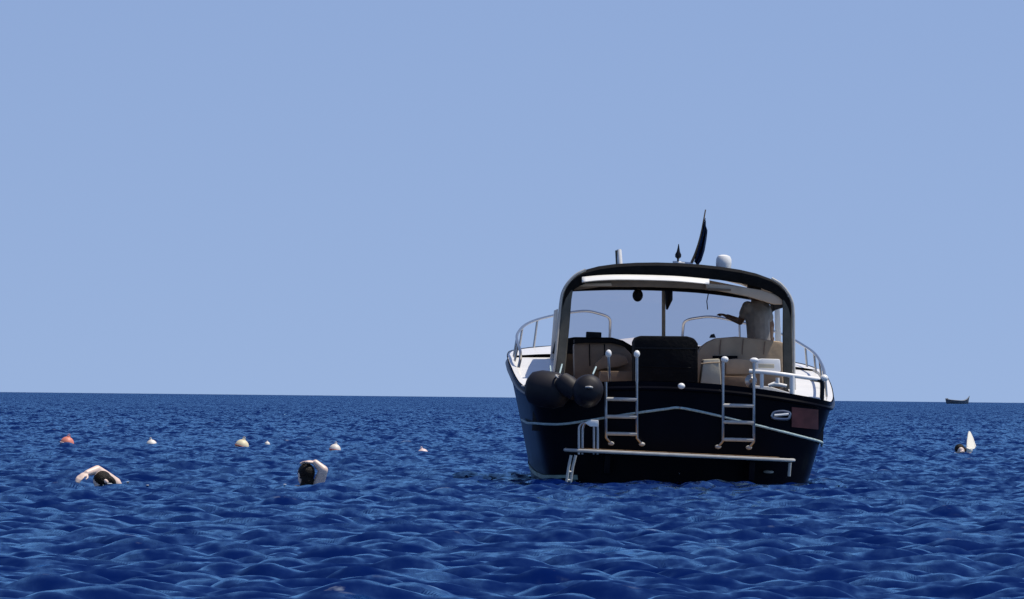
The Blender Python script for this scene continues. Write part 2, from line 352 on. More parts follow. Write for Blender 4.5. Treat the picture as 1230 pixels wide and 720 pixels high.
# swim platform
pl = [(-1.25, -0.02), (-1.27, -0.35), (-1.20, -0.58), (-0.9, -0.68), (0, -0.74), (0.9, -0.68), (1.20, -0.58), (1.27, -0.35), (1.25, -0.02)]
plc = [(p.x, p.y) for p in catmull([(x, y, 0) for x, y in pl], 4)]
plat = prism('swim_platform', [Vector((x, y+0.1, 0.285)) for x, y in plc], 0.035, 'hull', boat, 0.006, (0, 0, 1))
tube('edge_tube', [Vector((x, y+0.1, 0.305)) for x, y in plc], 0.019, 'paintedsteel', plat, 8)
for k in range(9):
    x0 = -1.1+k*0.245; box('plank', (x0, -0.52, 0.320), (x0+0.235, 0.05, 0.332), 'teak', plat, 0.003)
for sx in (-0.8, 0.8):
    box('bracket', (sx-0.03, -0.4, 0.06), (sx+0.03, 0.12, 0.284), 'hull', plat, 0.008)
e = P(949, 556, -0.45); tube('end_strut', [e, e+Vector((-0.004, 0.02, -0.15))], 0.018, 'paintedsteel', plat)
ball('outlet', P(923, 567, -0.02)+Vector((0, 0, 0)), (0.06, 0.04, 0.02), 'paintedsteel', hull)
ball('drain_fitting', P(816, 569, 0.0), (0.012, 0.03, 0.02), 'steel', hull)

# boarding ladders on the transom
def ladder(xl, xr, ytl, ytr, yb, rungs, tilt, footdir):
    first = P(xl, ytl, -0.10)
    par = bpy.data.objects.new('boarding_ladder', None); C.objects.link(par); par.parent = boat
    for (x, yt) in ((xl, ytl), (xr, ytr)):
        a = P(x, yt, -0.10); b_ = P(x, yb+(x-xl)*tilt, -0.10); c = P(x+footdir*6, yb+7+(x-xl)*tilt, -0.06)
        tube('side_rail', [a, a.lerp(b_, .5), b_, b_.lerp(c, .7), c], 0.0165, 'steel', par, 10)
        ball('rubber_foot', c, (0.035, 0.03, 0.024), 'paintedsteel', par)
    for ry in rungs:
        a = P(xl, ry, -0.10); b_ = P(xr, ry+(xr-xl)*tilt, -0.10)
        tube('rung', [a, b_], 0.021, 'paintedsteel', par, 10)
    return par
lad1 = ladder(728, 765, 459, 425, 526, (479.5, 500.5, 521), 0.02, 1)
lad2 = ladder(868.5, 905.5, 433, 434, 530, (487, 507, 528), 0.025, -1)
def knob(px, py, y, r, par): return ball('handle_cap', P(px, py, y), r, 'white', par)
knob(765, 425.5, -0.11, (0.034, 0.034, 0.042), lad1); knob(731, 425, -0.02, (0.034, 0.034, 0.045), lad1)
knob(870.5, 432, -0.11, (0.042, 0.035, 0.036), lad2); knob(906, 433, -0.11, (0.05, 0.035, 0.03), lad2)
tube('grab_rail', [P(731, 427, -0.02), P(732, 450, -0.02), P(733, 459, 0.05)], 0.014, 'steel', lad1)
ball('stern_light', P(818.5, 464, -0.06), (0.04, 0.035, 0.034), 'white', hull)
ball('mooring_pin', hull_face(816.5, 490, 0.02), (0.035, 0.03, 0.018), 'steel', hull)

# bathing ladder folded over the platform
bl = bpy.data.objects.new('bathing_ladder', None); C.objects.link(bl); bl.parent = boat
for (dx, y) in ((0, -0.50), (4.5, -0.32)):
    tube('hoop', [P(695.5+dx, 546, y), P(695.5+dx, 520, y), P(696.5+dx, 512, y), P(701+dx*.6, 508, y), P(711, 507.5, y), P(716-dx*.5, 510, y), P(718-dx, 516, y), P(718-dx, 546, y)], 0.0135, 'steel', bl, 10, 4)
prism('step_pad', [P(702, 508, -0.53), P(709, 504.5, -0.53), P(719, 505, -0.53), P(719, 513, -0.53), P(709, 512.5, -0.53)], 0.2, 'white', bl, 0.008)
for (dx, y) in ((0, -0.62), (7, -0.60)):
    tube('lower_rail', [P(686+dx*0.8, 547, y), P(683+dx*.7, 562, y), P(679+dx*0.7, 590, y)], 0.016, 'paintedsteel', bl, 10)
tube('rung', [P(682, 567, -0.62), P(687.5, 567, -0.60)], 0.014, 'paintedsteel', bl); tube('rung', [P(680.5, 577, -0.62), P(686, 577, -0.60)], 0.014, 'paintedsteel', bl)

# chrome hawse and mahogany name board on the starboard quarter
hz = [hull_face(px, py, 0.022) for px, py in ((927, 500), (930, 495.5), (940, 494), (948, 496), (948.5, 500), (946, 503.5), (936, 503.5), (929, 502.5))]
tube('hawse_ring', catmull(hz+hz[:1], 4)[:-1], 0.018, 'steel', hull, 8, 0, True)
tube('hawse_bar', [hull_face(930, 499, 0.03), hull_face(947, 497.5, 0.03)], 0.016, 'white', hull, 8)
nb = bmesh.new()
rws = [[hull_face(px, py0+(px-950)*0.10+k*(py1-py0)/3, 0.020) for px in range(951, 985, 4)] for k in range(4) for py0, py1 in ((489, 513),)]
obj('name_board', sheet(rws), 'wood', hull)

# ---------------------------------------------------------- cockpit furniture
def traced(name, pts, y, depth, m, parent, bevel=0.02): return prism(name, [P(a, b_, y) for a, b_ in pts], depth, m, parent, bevel)
# port settee
ps = bpy.data.objects.new('settee', None); C.objects.link(ps); ps.parent = boat
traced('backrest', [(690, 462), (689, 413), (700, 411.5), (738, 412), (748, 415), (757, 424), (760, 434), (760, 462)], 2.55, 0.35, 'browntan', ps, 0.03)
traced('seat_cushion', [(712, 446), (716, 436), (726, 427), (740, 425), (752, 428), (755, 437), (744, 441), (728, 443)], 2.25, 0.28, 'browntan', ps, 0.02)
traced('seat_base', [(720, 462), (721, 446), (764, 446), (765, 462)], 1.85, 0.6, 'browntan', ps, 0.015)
traced('piping', [(690, 412.5), (690, 408), (735, 407.5), (747, 411), (751, 416), (747, 415.5), (735, 412)], 2.5, 0.4, 'black', ps, 0.008)
# black covered engine box between the settees
cb = traced('engine_box', [(761.5, 464), (761.5, 411), (764, 405.5), (770, 403.5), (825, 404), (834, 406.5), (838.5, 413), (838.5, 464)], 1.25, 0.7, 'black', boat, 0.03)
traced('lid_seam', [(763, 419), (763, 417.6), (837, 418.4), (837, 419.8)], 1.235, 0.02, 'blackgloss', cb, 0.002)
# starboard settee and helm seat
ss = bpy.data.objects.new('settee', None); C.objects.link(ss); ss.parent = boat
traced('backrest', [(837, 466), (837.5, 427), (842, 417), (850, 411), (860, 406.5), (884, 404.5), (915, 407.5), (941, 411), (941, 466)], 2.6, 0.4, 'tan', ss, 0.035)
traced('seat_cushion', [(872, 450), (872, 432), (885, 431), (903, 432), (903, 450)], 2.2, 0.3, 'tan', ss, 0.02)
traced('grab_slot', [(856, 431.5), (856, 427.5), (886, 427.5), (886, 431.5)], 2.57, 0.05, 'black', ss, 0.004)
traced('side_panel', [(841, 463), (845, 432), (864.5, 431), (866.5, 464)], 1.3, 0.5, 'beige', ss, 0.02)
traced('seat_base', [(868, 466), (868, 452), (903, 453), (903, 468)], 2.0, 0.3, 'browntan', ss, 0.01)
box('instrument_pod', P(704, 407.5, 4.95), P(722, 399.5, 5.15), 'blackgloss', boat, 0.012)
traced('small_lamp', [(852, 406), (854, 402), (858, 401), (860, 406)], 2.7, 0.06, 'blackgloss', boat, 0.006)
traced('dashboard', [(664, 425), (668, 409), (690, 405), (735, 405.5), (748, 409), (760, 416), (850, 416), (930, 413), (930, 425)], 4.6, 0.55, 'black', boat, 0.02)
for a, b_ in ((866, 407.5), (893, 406.5), (919, 409.5)):
    tube('seam', [P(a, b_+0.6, 2.592), P(a-1, b_+9, 2.588), P(a-1.5, 426, 2.592)], 0.006, 'browntan', ss, 6)
tube('seam', [P(842, 437, 1.296), P(853, 436, 1.292), P(865, 435.5, 1.296)], 0.006, 'tan', ss, 6)
for a in (708, 726): tube('seam', [P(a, 413.5, 2.542), P(a, 424, 2.538), P(a+0.5, 440, 2.542)], 0.006, 'black', ps, 6)
tube('seam', [P(770, 440, 1.242), P(800, 441, 1.24), P(830, 442, 1.242)], 0.005, 'blackgloss', cb, 6)
# white locker and winch on the starboard quarter
wl_ = traced('locker', [(908, 446), (908, 432.5), (915, 431), (937, 431.5), (938, 447)], 0.75, 0.5, 'white', boat, 0.02)
traced('locker_recess', [(911, 442), (911, 437), (930, 437.5), (930, 442.5)], 0.74, 0.03, 'beige', wl_, 0.004)
coam = traced('quarter_coaming', [(900, 470), (903, 463), (925, 464.5), (955, 474), (985, 478), (988, 484), (955, 480), (930, 474)], 0.35, 0.4, 'white', boat, 0.012)
bmw = bmesh.new(); pw = P(902, 458, 0.35)
for a in range(3):
    ring = [pw + Vector((math.cos(t)*0.055*(1-a*.25), -0.02*a, math.sin(t)*0.065*(1-a*.25))) for t in [i*math.pi/8 for i in range(16)]]
    add_tube(bmw, ring, 0.012, 6, True)
obj('winch_wheel', bmw, 'steel', boat)
cl = bpy.data.objects.new('cleat', None); C.objects.link(cl); cl.parent = boat
tube('horn', [P(923, 463.5, 0.3), P(930, 461.5, 0.3), P(945, 464, 0.3)], [0.018, 0.028, 0.018], 'white', cl)
tube('post', [P(934, 463, 0.3), P(934, 454, 0.3)], 0.022, 'white', cl)

# starboard quarter rail
qr = bpy.data.objects.new('quarter_rail', None); C.objects.link(qr); qr.parent = boat
tube('top_rail', [P(900, 446, 0.15), P(925, 448, 0.12), P(952, 451.5, 0.16), P(984, 456, 0.34)], 0.024, 'whitetube', qr, 10, 4)
tube('post', [P(951.5, 451, 0.16), P(951.5, 476, 0.16)], 0.030, 'whitetube', qr); tube('post', [P(915, 447, 0.13), P(915, 466, 0.13)], 0.022, 'whitetube', qr)
tube('corner_post', [P(974, 455.5, 0.30), P(984, 457, 0.34), P(987.3, 460, 0.36), P(987.6, 470, 0.37), P(987, 484, 0.38)], 0.026, 'blackgloss', qr, 10, 4)
ball('end_cap', P(990, 454.5, 0.36), (0.045, 0.05, 0.042), 'white', qr)

# bow rails
RAILP = [(0.9, 1.235), (2.5, 1.35), (4.5, 1.51), (6.2, 1.62), (8.0, 1.76), (9.3, 1.87), (10.4, 1.965), (10.8, 1.95)]
def rail_x(y): return max(0.5, interp(y, [q[1] for q in OUTS[18:]], [q[0] for q in OUTS[18:]]) - 0.11)
for sd in (-1, 1):
    br = bpy.data.objects.new('bow_rail', None); C.objects.link(br); br.parent = boat
    pts = [Vector((sd*rail_x(y), y, z)) for y, z in RAILP]
    if sd > 0: pts = [P(988, 455.5, 0.40)] + pts
    else: pts = [Vector((-rail_x(3.2)-0.02, 3.2, sheer(1, 3.2))), Vector((-rail_x(3.25), 3.25, 1.32)), Vector((-rail_x(3.5), 3.5, 1.42))] + pts[2:]
    pts += [Vector((sd*0.47, 10.95, 1.90)), Vector((sd*0.45, 11.0, 1.78)), Vector((sd*0.45, 11.0, 1.58))]
    tube('top_rail', pts, 0.0165, 'steel', br, 8, 5)
    for y in ((4.2, 5.2, 6.3, 7.5, 8.7, 9.8) if sd < 0 else (1.5, 2.6, 3.7, 4.9, 6.2, 7.5, 8.8, 9.8)):
        z = interp(y, [q[0] for q in RAILP], [q[1] for q in RAILP])
        tube('stanchion', [Vector((sd*(rail_x(y)+0.03), y, sheer(1, y)-0.01)), Vector((sd*rail_x(y), y, z))], 0.0135, 'steel', br, 8)

# ---------------------------------------------------------- hardtop
ht = bpy.data.objects.new('hardtop', None); C.objects.link(ht); ht.parent = boat
PROF = [(0, 2.468), (0.25, 2.464), (0.5, 2.450), (0.75, 2.425), (0.95, 2.390), (1.1, 2.345), (1.2, 2.295), (1.28, 2.230), (1.335, 2.14), (1.365, 2.02)]
PROF = [(x*0.953, z) for x, z in PROF]
PF = [(-x, z) for x, z in PROF[::-1]][:-1] + PROF
def roof_z(x): return interp(abs(x), [q[0] for q in PROF], [q[1] for q in PROF])
rows = []
for (y, s, dz) in ((2.22, 1.0, -0.13), (2.20, 1.0, -0.10), (2.20, 1.0, -0.03), (2.24, 0.997, 0.0), (2.6, 0.995, 0.012), (3.6, 0.98, 0.015), (4.6, 0.96, 0.0), (5.0, 0.95, -0.02), (5.02, 0.945, -0.06)):
    rows.append([Vector((x*s, y, z+dz*(1.15 if dz < -0.09 else 1))) for x, z in PF])
obj('canvas_top', sheet(rows), 'black', ht)
rows = [[Vector((x*0.965*s, y, z-0.07+dz)) for x, z in PF[2:-2]] for (y, s, dz) in ((2.28, 1, 0), (3.2, 1, 0.02), (4.6, 0.97, 0.0), (4.98, 0.96, -0.02))]
obj('headliner', sheet(rows), 'liner', ht)
# pale edge strip below the canvas, standing a little aft of it, then a rolled tan awning
sp = catmull([P(a, b_, 2.10) for a, b_ in ((699, 337), (720, 335), (745, 334.2), (780, 334.7), (816, 336.2), (852, 339.5))], 4)
es = obj('edge_strip', sheet([[p+Vector((0, 0.05, 0.040)) for p in sp], [p+Vector((0, 0.0, 0.014)) for p in sp], [p+Vector((0, -0.03, -0.016)) for p in sp], [p+Vector((0, -0.02, -0.026)) for p in sp]]), 'white', ht)
q = es.modifiers.new('thick', 'SOLIDIFY'); q.thickness = 0.012
traced('rolled_awning', [(848, 340), (880, 343), (915, 348.5), (940, 356), (945, 366), (930, 366), (900, 357), (870, 351), (848, 347)], 2.24, 0.10, 'liner', ht, 0.02)
traced('awning_seam', [(850, 346.2), (878, 347.2), (878, 349.8), (850, 349)], 2.225, 0.03, 'browntan', ht, 0.004)
traced('valance', [(684, 344), (690, 337), (720, 335), (780, 335), (850, 338.5), (850, 347.5), (780, 345), (720, 345), (690, 349)], 2.30, 0.04, 'browntan', ht, 0.008)
traced('valance_facing', [(688, 344.5), (692, 341), (734, 340.2), (735, 343.6), (700, 344.4)], 2.285, 0.012, 'liner', ht, 0.003)
for ds in (-1, 1):
    top = [Vector((ds*1.238, 2.24, 2.14)), Vector((ds*1.253, 2.24, 2.0)), Vector((ds*1.263, 2.22, 1.7)), Vector((ds*1.283, 2.18, 1.3)), Vector((ds*1.308, 2.15, 1.0))]
    rows = []
    for p in top:
        rows.append([p+Vector((-ds*0.05, 0, 0)), p+Vector((-ds*0.04, -0.03, 0)), p+Vector((ds*0.05, -0.03, 0)), p+Vector((ds*0.062, 0, 0)), p+Vector((ds*0.05, 0.07, 0)), p+Vector((-ds*0.04, 0.07, 0)), p+Vector((-ds*0.05, 0, 0))])
    obj('arch_leg', sheet(rows), 'olive', ht)
    tube('edge_tube', catmull([Vector((ds*1.058, 2.19, roof_z(1.058)+0.008)), Vector((ds*1.158, 2.19, roof_z(1.158)+0.010)), Vector((ds*1.238, 2.19, roof_z(1.238)+0.012)), Vector((ds*1.293, 2.19, 2.12)), Vector((ds*1.323, 2.19, 2.0)), Vector((ds*1.340, 2.18, 1.7)), Vector((ds*1.360, 2.15, 1.3)), Vector((ds*1.383, 2.12, 1.0))], 4), 0.016, 'paintedsteel', ht)
# windscreen: frame, header, mullion, two panes
ws = bpy.data.objects.new('windscreen', None); C.objects.link(ws); ws.parent = boat
GT = [(681, 350), (690, 348.5), (740, 347), (797, 348), (850, 351.5), (900, 358.5), (927, 364.5)]
GB = [(676, 425), (690, 425), (740, 425), (797, 425), (850, 425), (900, 425), (929, 425)]
tp = [P(a, b_, 4.9) for a, b_ in GT]; bt = [P(a, b_, 5.1) for a, b_ in GB]
def pane(i0, i1):
    rows = [[t.lerp(b_, f) for t, b_ in zip(tp[i0:i1+1], bt[i0:i1+1])] for f in (0, .25, .5, .75, 1)]
    return obj('pane', sheet(rows), 'glass', ws)
pane(0, 3); pane(3, 6)
obj('header', sheet([[p+Vector((0, -0.03, 0)) for p in tp], [Vector((p.x, 4.84, min(p.z+0.19, roof_z(p.x)*0.985-0.08))) for p in tp]]), 'liner', ws)
tube('top_frame', [p+Vector((0, -0.03, 0.006)) for p in tp], 0.024, 'blackgloss', ws, 8, 4)
tube('mullion', [tp[3]+Vector((0, -.02, 0)), bt[3]+Vector((0, -.02, 0))], 0.022, 'liner', ws)
tube('wiper_motor', [P(803, 349, 4.84), P(803.5, 360, 4.84), P(801, 372, 4.86)], [0.05, 0.045, 0.012], 'blackgloss', ws)
ball('mirror', P(766, 355, 4.75), (0.062, 0.03, 0.075), 'blackgloss', ws)
for (x0, x1, yt, dx) in ((665.5, 660.5, 373, 5), (930.5, 932, 366, 6)):
    prism('side_frame', [P(x0, yt, 4.92), P(x0+dx, yt-2, 4.92), P(x1+dx+1.5, 436, 5.02), P(x1, 436, 5.02)], 0.06, 'white', ws, 0.006)
tube('wiper_arm', [P(851, 352, 4.98), P(849, 362, 5.0), P(850, 372, 5.02)], 0.006, 'blackgloss', ws)

# on the roof
tl = bpy.data.objects.new('mast_light', None); C.objects.link(tl); tl.parent = boat
tube('stem', [P(741.5, 321, 2.9), P(740.5, 301, 2.9)], 0.016, 'olive', tl); tube('lens', [P(745, 320, 2.86), P(743.5, 300.5, 2.92)], 0.030, 'white', tl)
hn = bpy.data.objects.new('horn_antenna', None); C.objects.link(hn); hn.parent = boat
add = bmesh.new(); q = P(814.5, 309, 3.0)
add_lathe(add, [(0.01, -0.10), (0.012, -0.02), (0.035, 0.0), (0.036, 0.03), (0.02, 0.06), (0.012, 0.10), (0.004, 0.15)], Matrix.Translation(q), 12); obj('housing', add, 'blackgloss', hn)
tube('base_plate', [P(808, 315.5, 3.0), P(832, 317.5, 3.0)], 0.02, 'white', hn)
gd = bmesh.new(); q = P(869, 322, 3.0)
add_lathe(gd, [(0.05, -0.02), (0.085, 0.0), (0.09, 0.05), (0.088, 0.10), (0.07, 0.135), (0.03, 0.15), (0.002, 0.152)], Matrix.Translation(q), 18)
obj('satellite_dome', gd, 'white', boat)
fl = empty('flag', BOAT_M, 'limp dark navy flag on a leaning staff on the hardtop', 'flag')
s0, s1 = P(829, 320, 3.0), P(847.5, 252, 3.0)
stp = catmull([s0, P(836, 303, 3.0), P(842, 282, 3.0), s1], 4)
tube('staff', stp, [0.018-0.011*i/(len(stp)-1) for i in range(len(stp))], 'teak', fl, 8)
edge = [(846.8, 262), (845.3, 270), (843, 281), (840, 294), (837, 306), (834.5, 315)]; wd = [0.5, 5, 6.5, 7.5, 6.5, 4]
rows = []
for i, ((ex, ey), w) in enumerate(zip(edge, wd)):
    rows.append([P(ex + w*k/6*0.75, ey + 7*k/6 - (3 if i == 5 else 0)*k/6, 3.0 + 0.05*math.sin(k*1.9+i*0.6)*(k > 0)) for k in range(7)])
cloth = obj('cloth', sheet(rows), 'flag', fl)
sf = cloth.modifiers.new('thick', 'SOLIDIFY'); sf.thickness = 0.008

# ---------------------------------------------------------- hung on or tied to the boat
def fender(name, a, b_, r, label, lines):
    e = empty(name, BOAT_M, label, 'fender', 'dark fenders hung on the port quarter')
    d = (b_-a); L = d.length; mt = Matrix.Translation(a) @ d.to_track_quat('Z', 'Y').to_matrix().to_4x4()
    pr = [(0.02, -r*0.62), (0.03, -r*0.5), (r*0.55, -r*0.42), (r*0.85, -r*0.2), (r, 0.06), (r, L-0.06), (r*0.85, L+r*0.2), (r*0.55, L+r*0.42), (0.03, L+r*0.5), (0.02, L+r*0.62)]
    obj('body', add_lathe(bmesh.new(), pr, mt, 24), 'fender', e)
    for zz in (-r*0.58, L+r*0.58):
        c = mt @ Vector((0, 0, zz)); u = mt.to_3x3() @ Vector((1, 0, 0)); w = mt.to_3x3() @ Vector((0, 0, 1))
        tube('eyelet', [c+(u*math.cos(t)+w*math.sin(t))*0.035 for t in [i*math.pi/6 for i in range(12)]], 0.011, 'paintedsteel', e, 8, 0, True)
    for ln in lines: tube('lanyard', ln, 0.009, 'rope', e, 6)
    return e
y0 = -0.16
fender('fender', P(643, 466, y0+0.06), P(673, 470, y0-0.04), 0.205, 'large dark fender lying along the port quarter under the side deck', [[P(662, 452, y0), P(661, 440, 0.3)]])
fender('fender', P(676, 458, y0-0.2), P(691, 471, y0-0.26), 0.115, 'slim dark grey fender wedged between two bigger ones on the port quarter', [[P(672, 450, y0), P(675, 438, 0.3)]])
fender('fender', P(707, 467, y0-0.50), P(705, 473, y0-0.1), 0.168, 'dark fender showing its pale eyelet end beside the boarding ladder', [[P(712, 450, y0), P(716, 441, 0.2)]])
rp = []
for a, b_ in ((613, 511.5), (640, 511.5), (670, 510), (700, 506.5), (730, 501.5), (770, 495.5), (800, 491.5), (816, 490)): rp.append((a, b_))
for a, b_ in ((845, 495.5), (875, 502.5), (905, 510), (935, 517.5), (960, 524), (980, 529)): rp.append((a, b_))
mr = empty('mooring_rope', BOAT_M, 'pale rope strung across the dark transom from quarter to quarter', 'rope')
def side_pt(x, y, z):
    z0 = sheer(x, y); return hull_pt(x*1.02, y-0.02, (z0-z)/(z0+0.45))
strand = [hull_face(a, b_, 0.035) for a, b_ in rp if 645 < a < 965]
zl, zr = strand[0].z, strand[-1].z
strand = [side_pt(-1.80, 1.9, zl+0.03), side_pt(-1.755, 0.95, zl+0.0), side_pt(-1.70, 0.52, zl)] + strand + [side_pt(1.68, 0.45, zr-0.05), side_pt(1.72, 0.65, zr-0.08), side_pt(1.76, 1.1, zr-0.10)]
tube('strand', strand, 0.014, 'rope', mr, 8, 4)

# ------------------------------------------------------------------ people
def cone(bm, a, ra, b_, rb, seg=14):
    add_tube(bm, [a, b_], [ra, rb], seg); add_ball(bm, a, ra, u=14, v=8); add_ball(bm, b_, rb, u=14, v=8)
def chain(bm, pts):
    for (a, ra), (b_, rb) in zip(pts, pts[1:]): cone(bm, Vector(a), ra, Vector(b_), rb)
def fused(name, bm, m, parent, voxel):
    o = obj(name, bm, m, parent); r = o.modifiers.new('fuse', 'REMESH'); r.mode = 'VOXEL'; r.voxel_size = voxel; r.use_smooth_shade = True
    k = o.modifiers.new('soften', 'SMOOTH'); k.factor = 0.5; k.iterations = 2; return o
def head(bm, c, face, up):
    f = Vector(face).normalized(); u = (Vector(up)-f*Vector(up).dot(f)).normalized(); r_ = f.cross(u); rot = Matrix((r_, f, u)).transposed()
    W = lambda x, y, z: c + r_*x + f*y + u*z
    add_ball(bm, W(0, -0.01, 0.02), (0.076, 0.096, 0.092), rot); add_ball(bm, W(0, 0.022, -0.045), (0.056, 0.066, 0.070), rot)
    add_ball(bm, W(0, 0.098, -0.018), (0.012, 0.018, 0.022), rot); add_ball(bm, W(0, 0.088, 0.028), (0.045, 0.012, 0.010), rot)
    add_ball(bm, W(0, 0.084, -0.058), (0.024, 0.012, 0.010), rot)
    for q in (-1, 1): add_ball(bm, W(q*0.078, -0.005, -0.012), (0.010, 0.020, 0.032), rot)
    return W, rot
def eyes(W, rot, parent):
    for q in (-1, 1): ball('eye', W(q*0.031, 0.082, 0.004), (0.013, 0.008, 0.007), 'eye', parent, rot=rot, u=10, v=6)
def hand(bm, w, d, nrm, thumb):
    d = Vector(d).normalized(); nrm = (Vector(nrm)-d*Vector(nrm).dot(d)).normalized(); t = Vector(thumb).normalized(); t = (t-d*t.dot(d)-nrm*t.dot(nrm)).normalized()
    rot = Matrix((t, d, nrm)).transposed(); add_ball(bm, w+d*0.048, (0.042, 0.055, 0.017), rot)
    for k, (o, ln) in enumerate(((0.032, 0.070), (0.011, 0.080), (-0.011, 0.074), (-0.031, 0.058))):
        a = w+d*0.088+t*o; b_ = a+d*ln*0.5+nrm*-0.008; c = b_+d*ln*0.42+nrm*-0.022
        chain(bm, [(a, 0.0095), (b_, 0.0088), (c, 0.0075)])
    a = w+d*0.03+t*0.036; b_ = a+d*0.030+t*0.030; chain(bm, [(a, 0.0125), (b_, 0.0105), (b_+d*0.032+t*0.006, 0.0085)])

# the person at the helm, under the hardtop
hp = empty('person', BOAT_M @ Matrix.Translation((1.06, 3.95, 0.5)), 'person in pale grey shirt reaching one arm out under the hardtop', 'person')
HP = lambda v: Vector(v) - Vector((1.06, 3.95, 0.5))
shL, elL, haL = HP(P(898, 369, 3.86)), HP(P(889, 386.5, 4.02)), HP(P(874, 380.5, 4.18))
shR, elR, haR = HP(P(919, 371, 3.98)), HP(P(926, 390, 4.10)), HP(P(926, 404, 4.28))
pel = Vector((0.0, 0.0, 0.90)); chest = HP(P(910, 379, 3.90)); neck = HP(P(908, 362, 3.93)); hd = HP(P(905, 348.5, 3.99))
bm = bmesh.new()
chain(bm, [(pel, 0.135), (pel.lerp(chest, .5), 0.118), (chest, 0.125), (neck, 0.055), (hd, 0.055)])
add_ball(bm, chest, (0.142, 0.11, 0.16)); cone(bm, shL, 0.058, chest, 0.10); cone(bm, shR, 0.058, chest, 0.10)
chain(bm, [(shL, 0.052), (elL, 0.040), (haL, 0.029)]); chain(bm, [(shR, 0.052), (elR, 0.040), (haR, 0.029)])
hand(bm, haL, haL-elL, (0, 0.3, 1), (0, 1, 0.2)); hand(bm, haR, haR-elR, (0, 0.3, 1), (-1, 0, 0))
for q in (-1, 1):
    chain(bm, [(pel+Vector((q*0.09, 0, -0.04)), 0.095), (Vector((q*0.11, 0.03, 0.48)), 0.060), (Vector((q*0.12, 0.0, 0.09)), 0.042)])
    chain(bm, [(Vector((q*0.12, -0.03, 0.045)), 0.040), (Vector((q*0.13, 0.10, 0.034)), 0.034), (Vector((q*0.135, 0.17, 0.028)), 0.026)])
W, rot = head(bm, hd, (-0.5, 0.85, -0.1), (0, 0, 1))
fused('body', bm, 'backlitskin', hp, 0.009); eyes(W, rot, hp)
bm = bmesh.new(); add_ball(bm, W(0, -0.022, 0.030), (0.082, 0.094, 0.090), rot); add_ball(bm, W(0, -0.055, -0.02), (0.07, 0.05, 0.06), rot); fused('hair', bm, 'hair', hp, 0.009)
bm = bmesh.new()
chain(bm, [(pel+Vector((0, 0, 0.02)), 0.152), (pel.lerp(chest, .5), 0.135), (chest, 0.142), (neck-Vector((0, 0, 0.03)), 0.066)])
add_ball(bm, chest, (0.155, 0.125, 0.172)); cone(bm, shL, 0.070, chest, 0.112); cone(bm, shR, 0.070, chest, 0.112)
cone(bm, shL, 0.068, shL.lerp(elL, 0.45), 0.062); cone(bm, shR, 0.068, shR.lerp(elR, 0.55), 0.062)
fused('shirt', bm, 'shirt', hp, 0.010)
bm = bmesh.new()
for q in (-1, 1): chain(bm, [(pel+Vector((q*0.08, 0, 0.0)), 0.118), (Vector((q*0.105, 0.02, 0.56)), 0.085)])
add_ball(bm, pel, (0.165, 0.15, 0.12)); fused('shorts', bm, 'shorts', hp, 0.011)

def swimmer_frame(px, py, label, group=None):
    base = on_sea(px, py); s = base.y/FPX; R3 = CAM_M.to_3x3(); rx = R3 @ Vector((1, 0, 0)); rz = R3 @ Vector((0, 1, 0))
    e = empty('person', Matrix.Translation(base), label, 'person', group)
    return e, (lambda x, y, dy=0.0: rx*((x-px)*s) + rz*(-(y-py)*s) + Vector((0, dy, 0)))
# front-crawl swimmer, elbow high over the head
e, Q = swimmer_frame(122, 587, 'front crawl swimmer with bent pale elbow lifted over dark wet hair')
bm = bmesh.new(); hc = Q(124, 580, -0.06)
W, rot = head(bm, hc, (-0.55, -0.40, -0.72), (-0.75, -0.1, 0.6))
sh = Q(138, 581, 0.06); el = Q(117, 564.5, -0.02); wr = Q(105, 568.5, -0.14); chest = Q(140, 597, 0.18); pel = Q(176, 604, 0.52)
chain(bm, [(hc, 0.055), (Q(131, 588, 0.04), 0.06), (chest, 0.13), (pel, 0.12)])
chain(bm, [(chest, 0.11), (sh, 0.062), (sh.lerp(el, .5), 0.056), (el, 0.046), (wr, 0.031)]); hand(bm, wr, Q(98, 573, -0.20)-wr, (0.2, -0.3, 1), (0, -1, 0))
sh2 = Q(118, 600, -0.02); chain(bm, [(chest, 0.10), (sh2, 0.055), (Q(96, 606, -0.16), 0.042), (Q(76, 604, -0.3), 0.03)]); hand(bm, Q(76, 604, -0.3), (-1, -0.6, 0), (0, 0, 1), (0, -1, 0))
for q in (-1, 1): chain(bm, [(pel, 0.10), (pel+Vector((0.30, 0.30, -0.05*q-0.05)), 0.062), (pel+Vector((0.58, 0.60, -0.12*q-0.12)), 0.04), (pel+Vector((0.70, 0.72, -0.12*q-0.14)), 0.028)])
fused('body', bm, 'paleskin', e, 0.008); eyes(W, rot, e)
bm = bmesh.new(); add_ball(bm, W(0, -0.018, 0.022), (0.085, 0.100, 0.094), rot); add_ball(bm, W(0, -0.06, -0.04), (0.072, 0.05, 0.08), rot); fused('hair', bm, 'hair', e, 0.008)
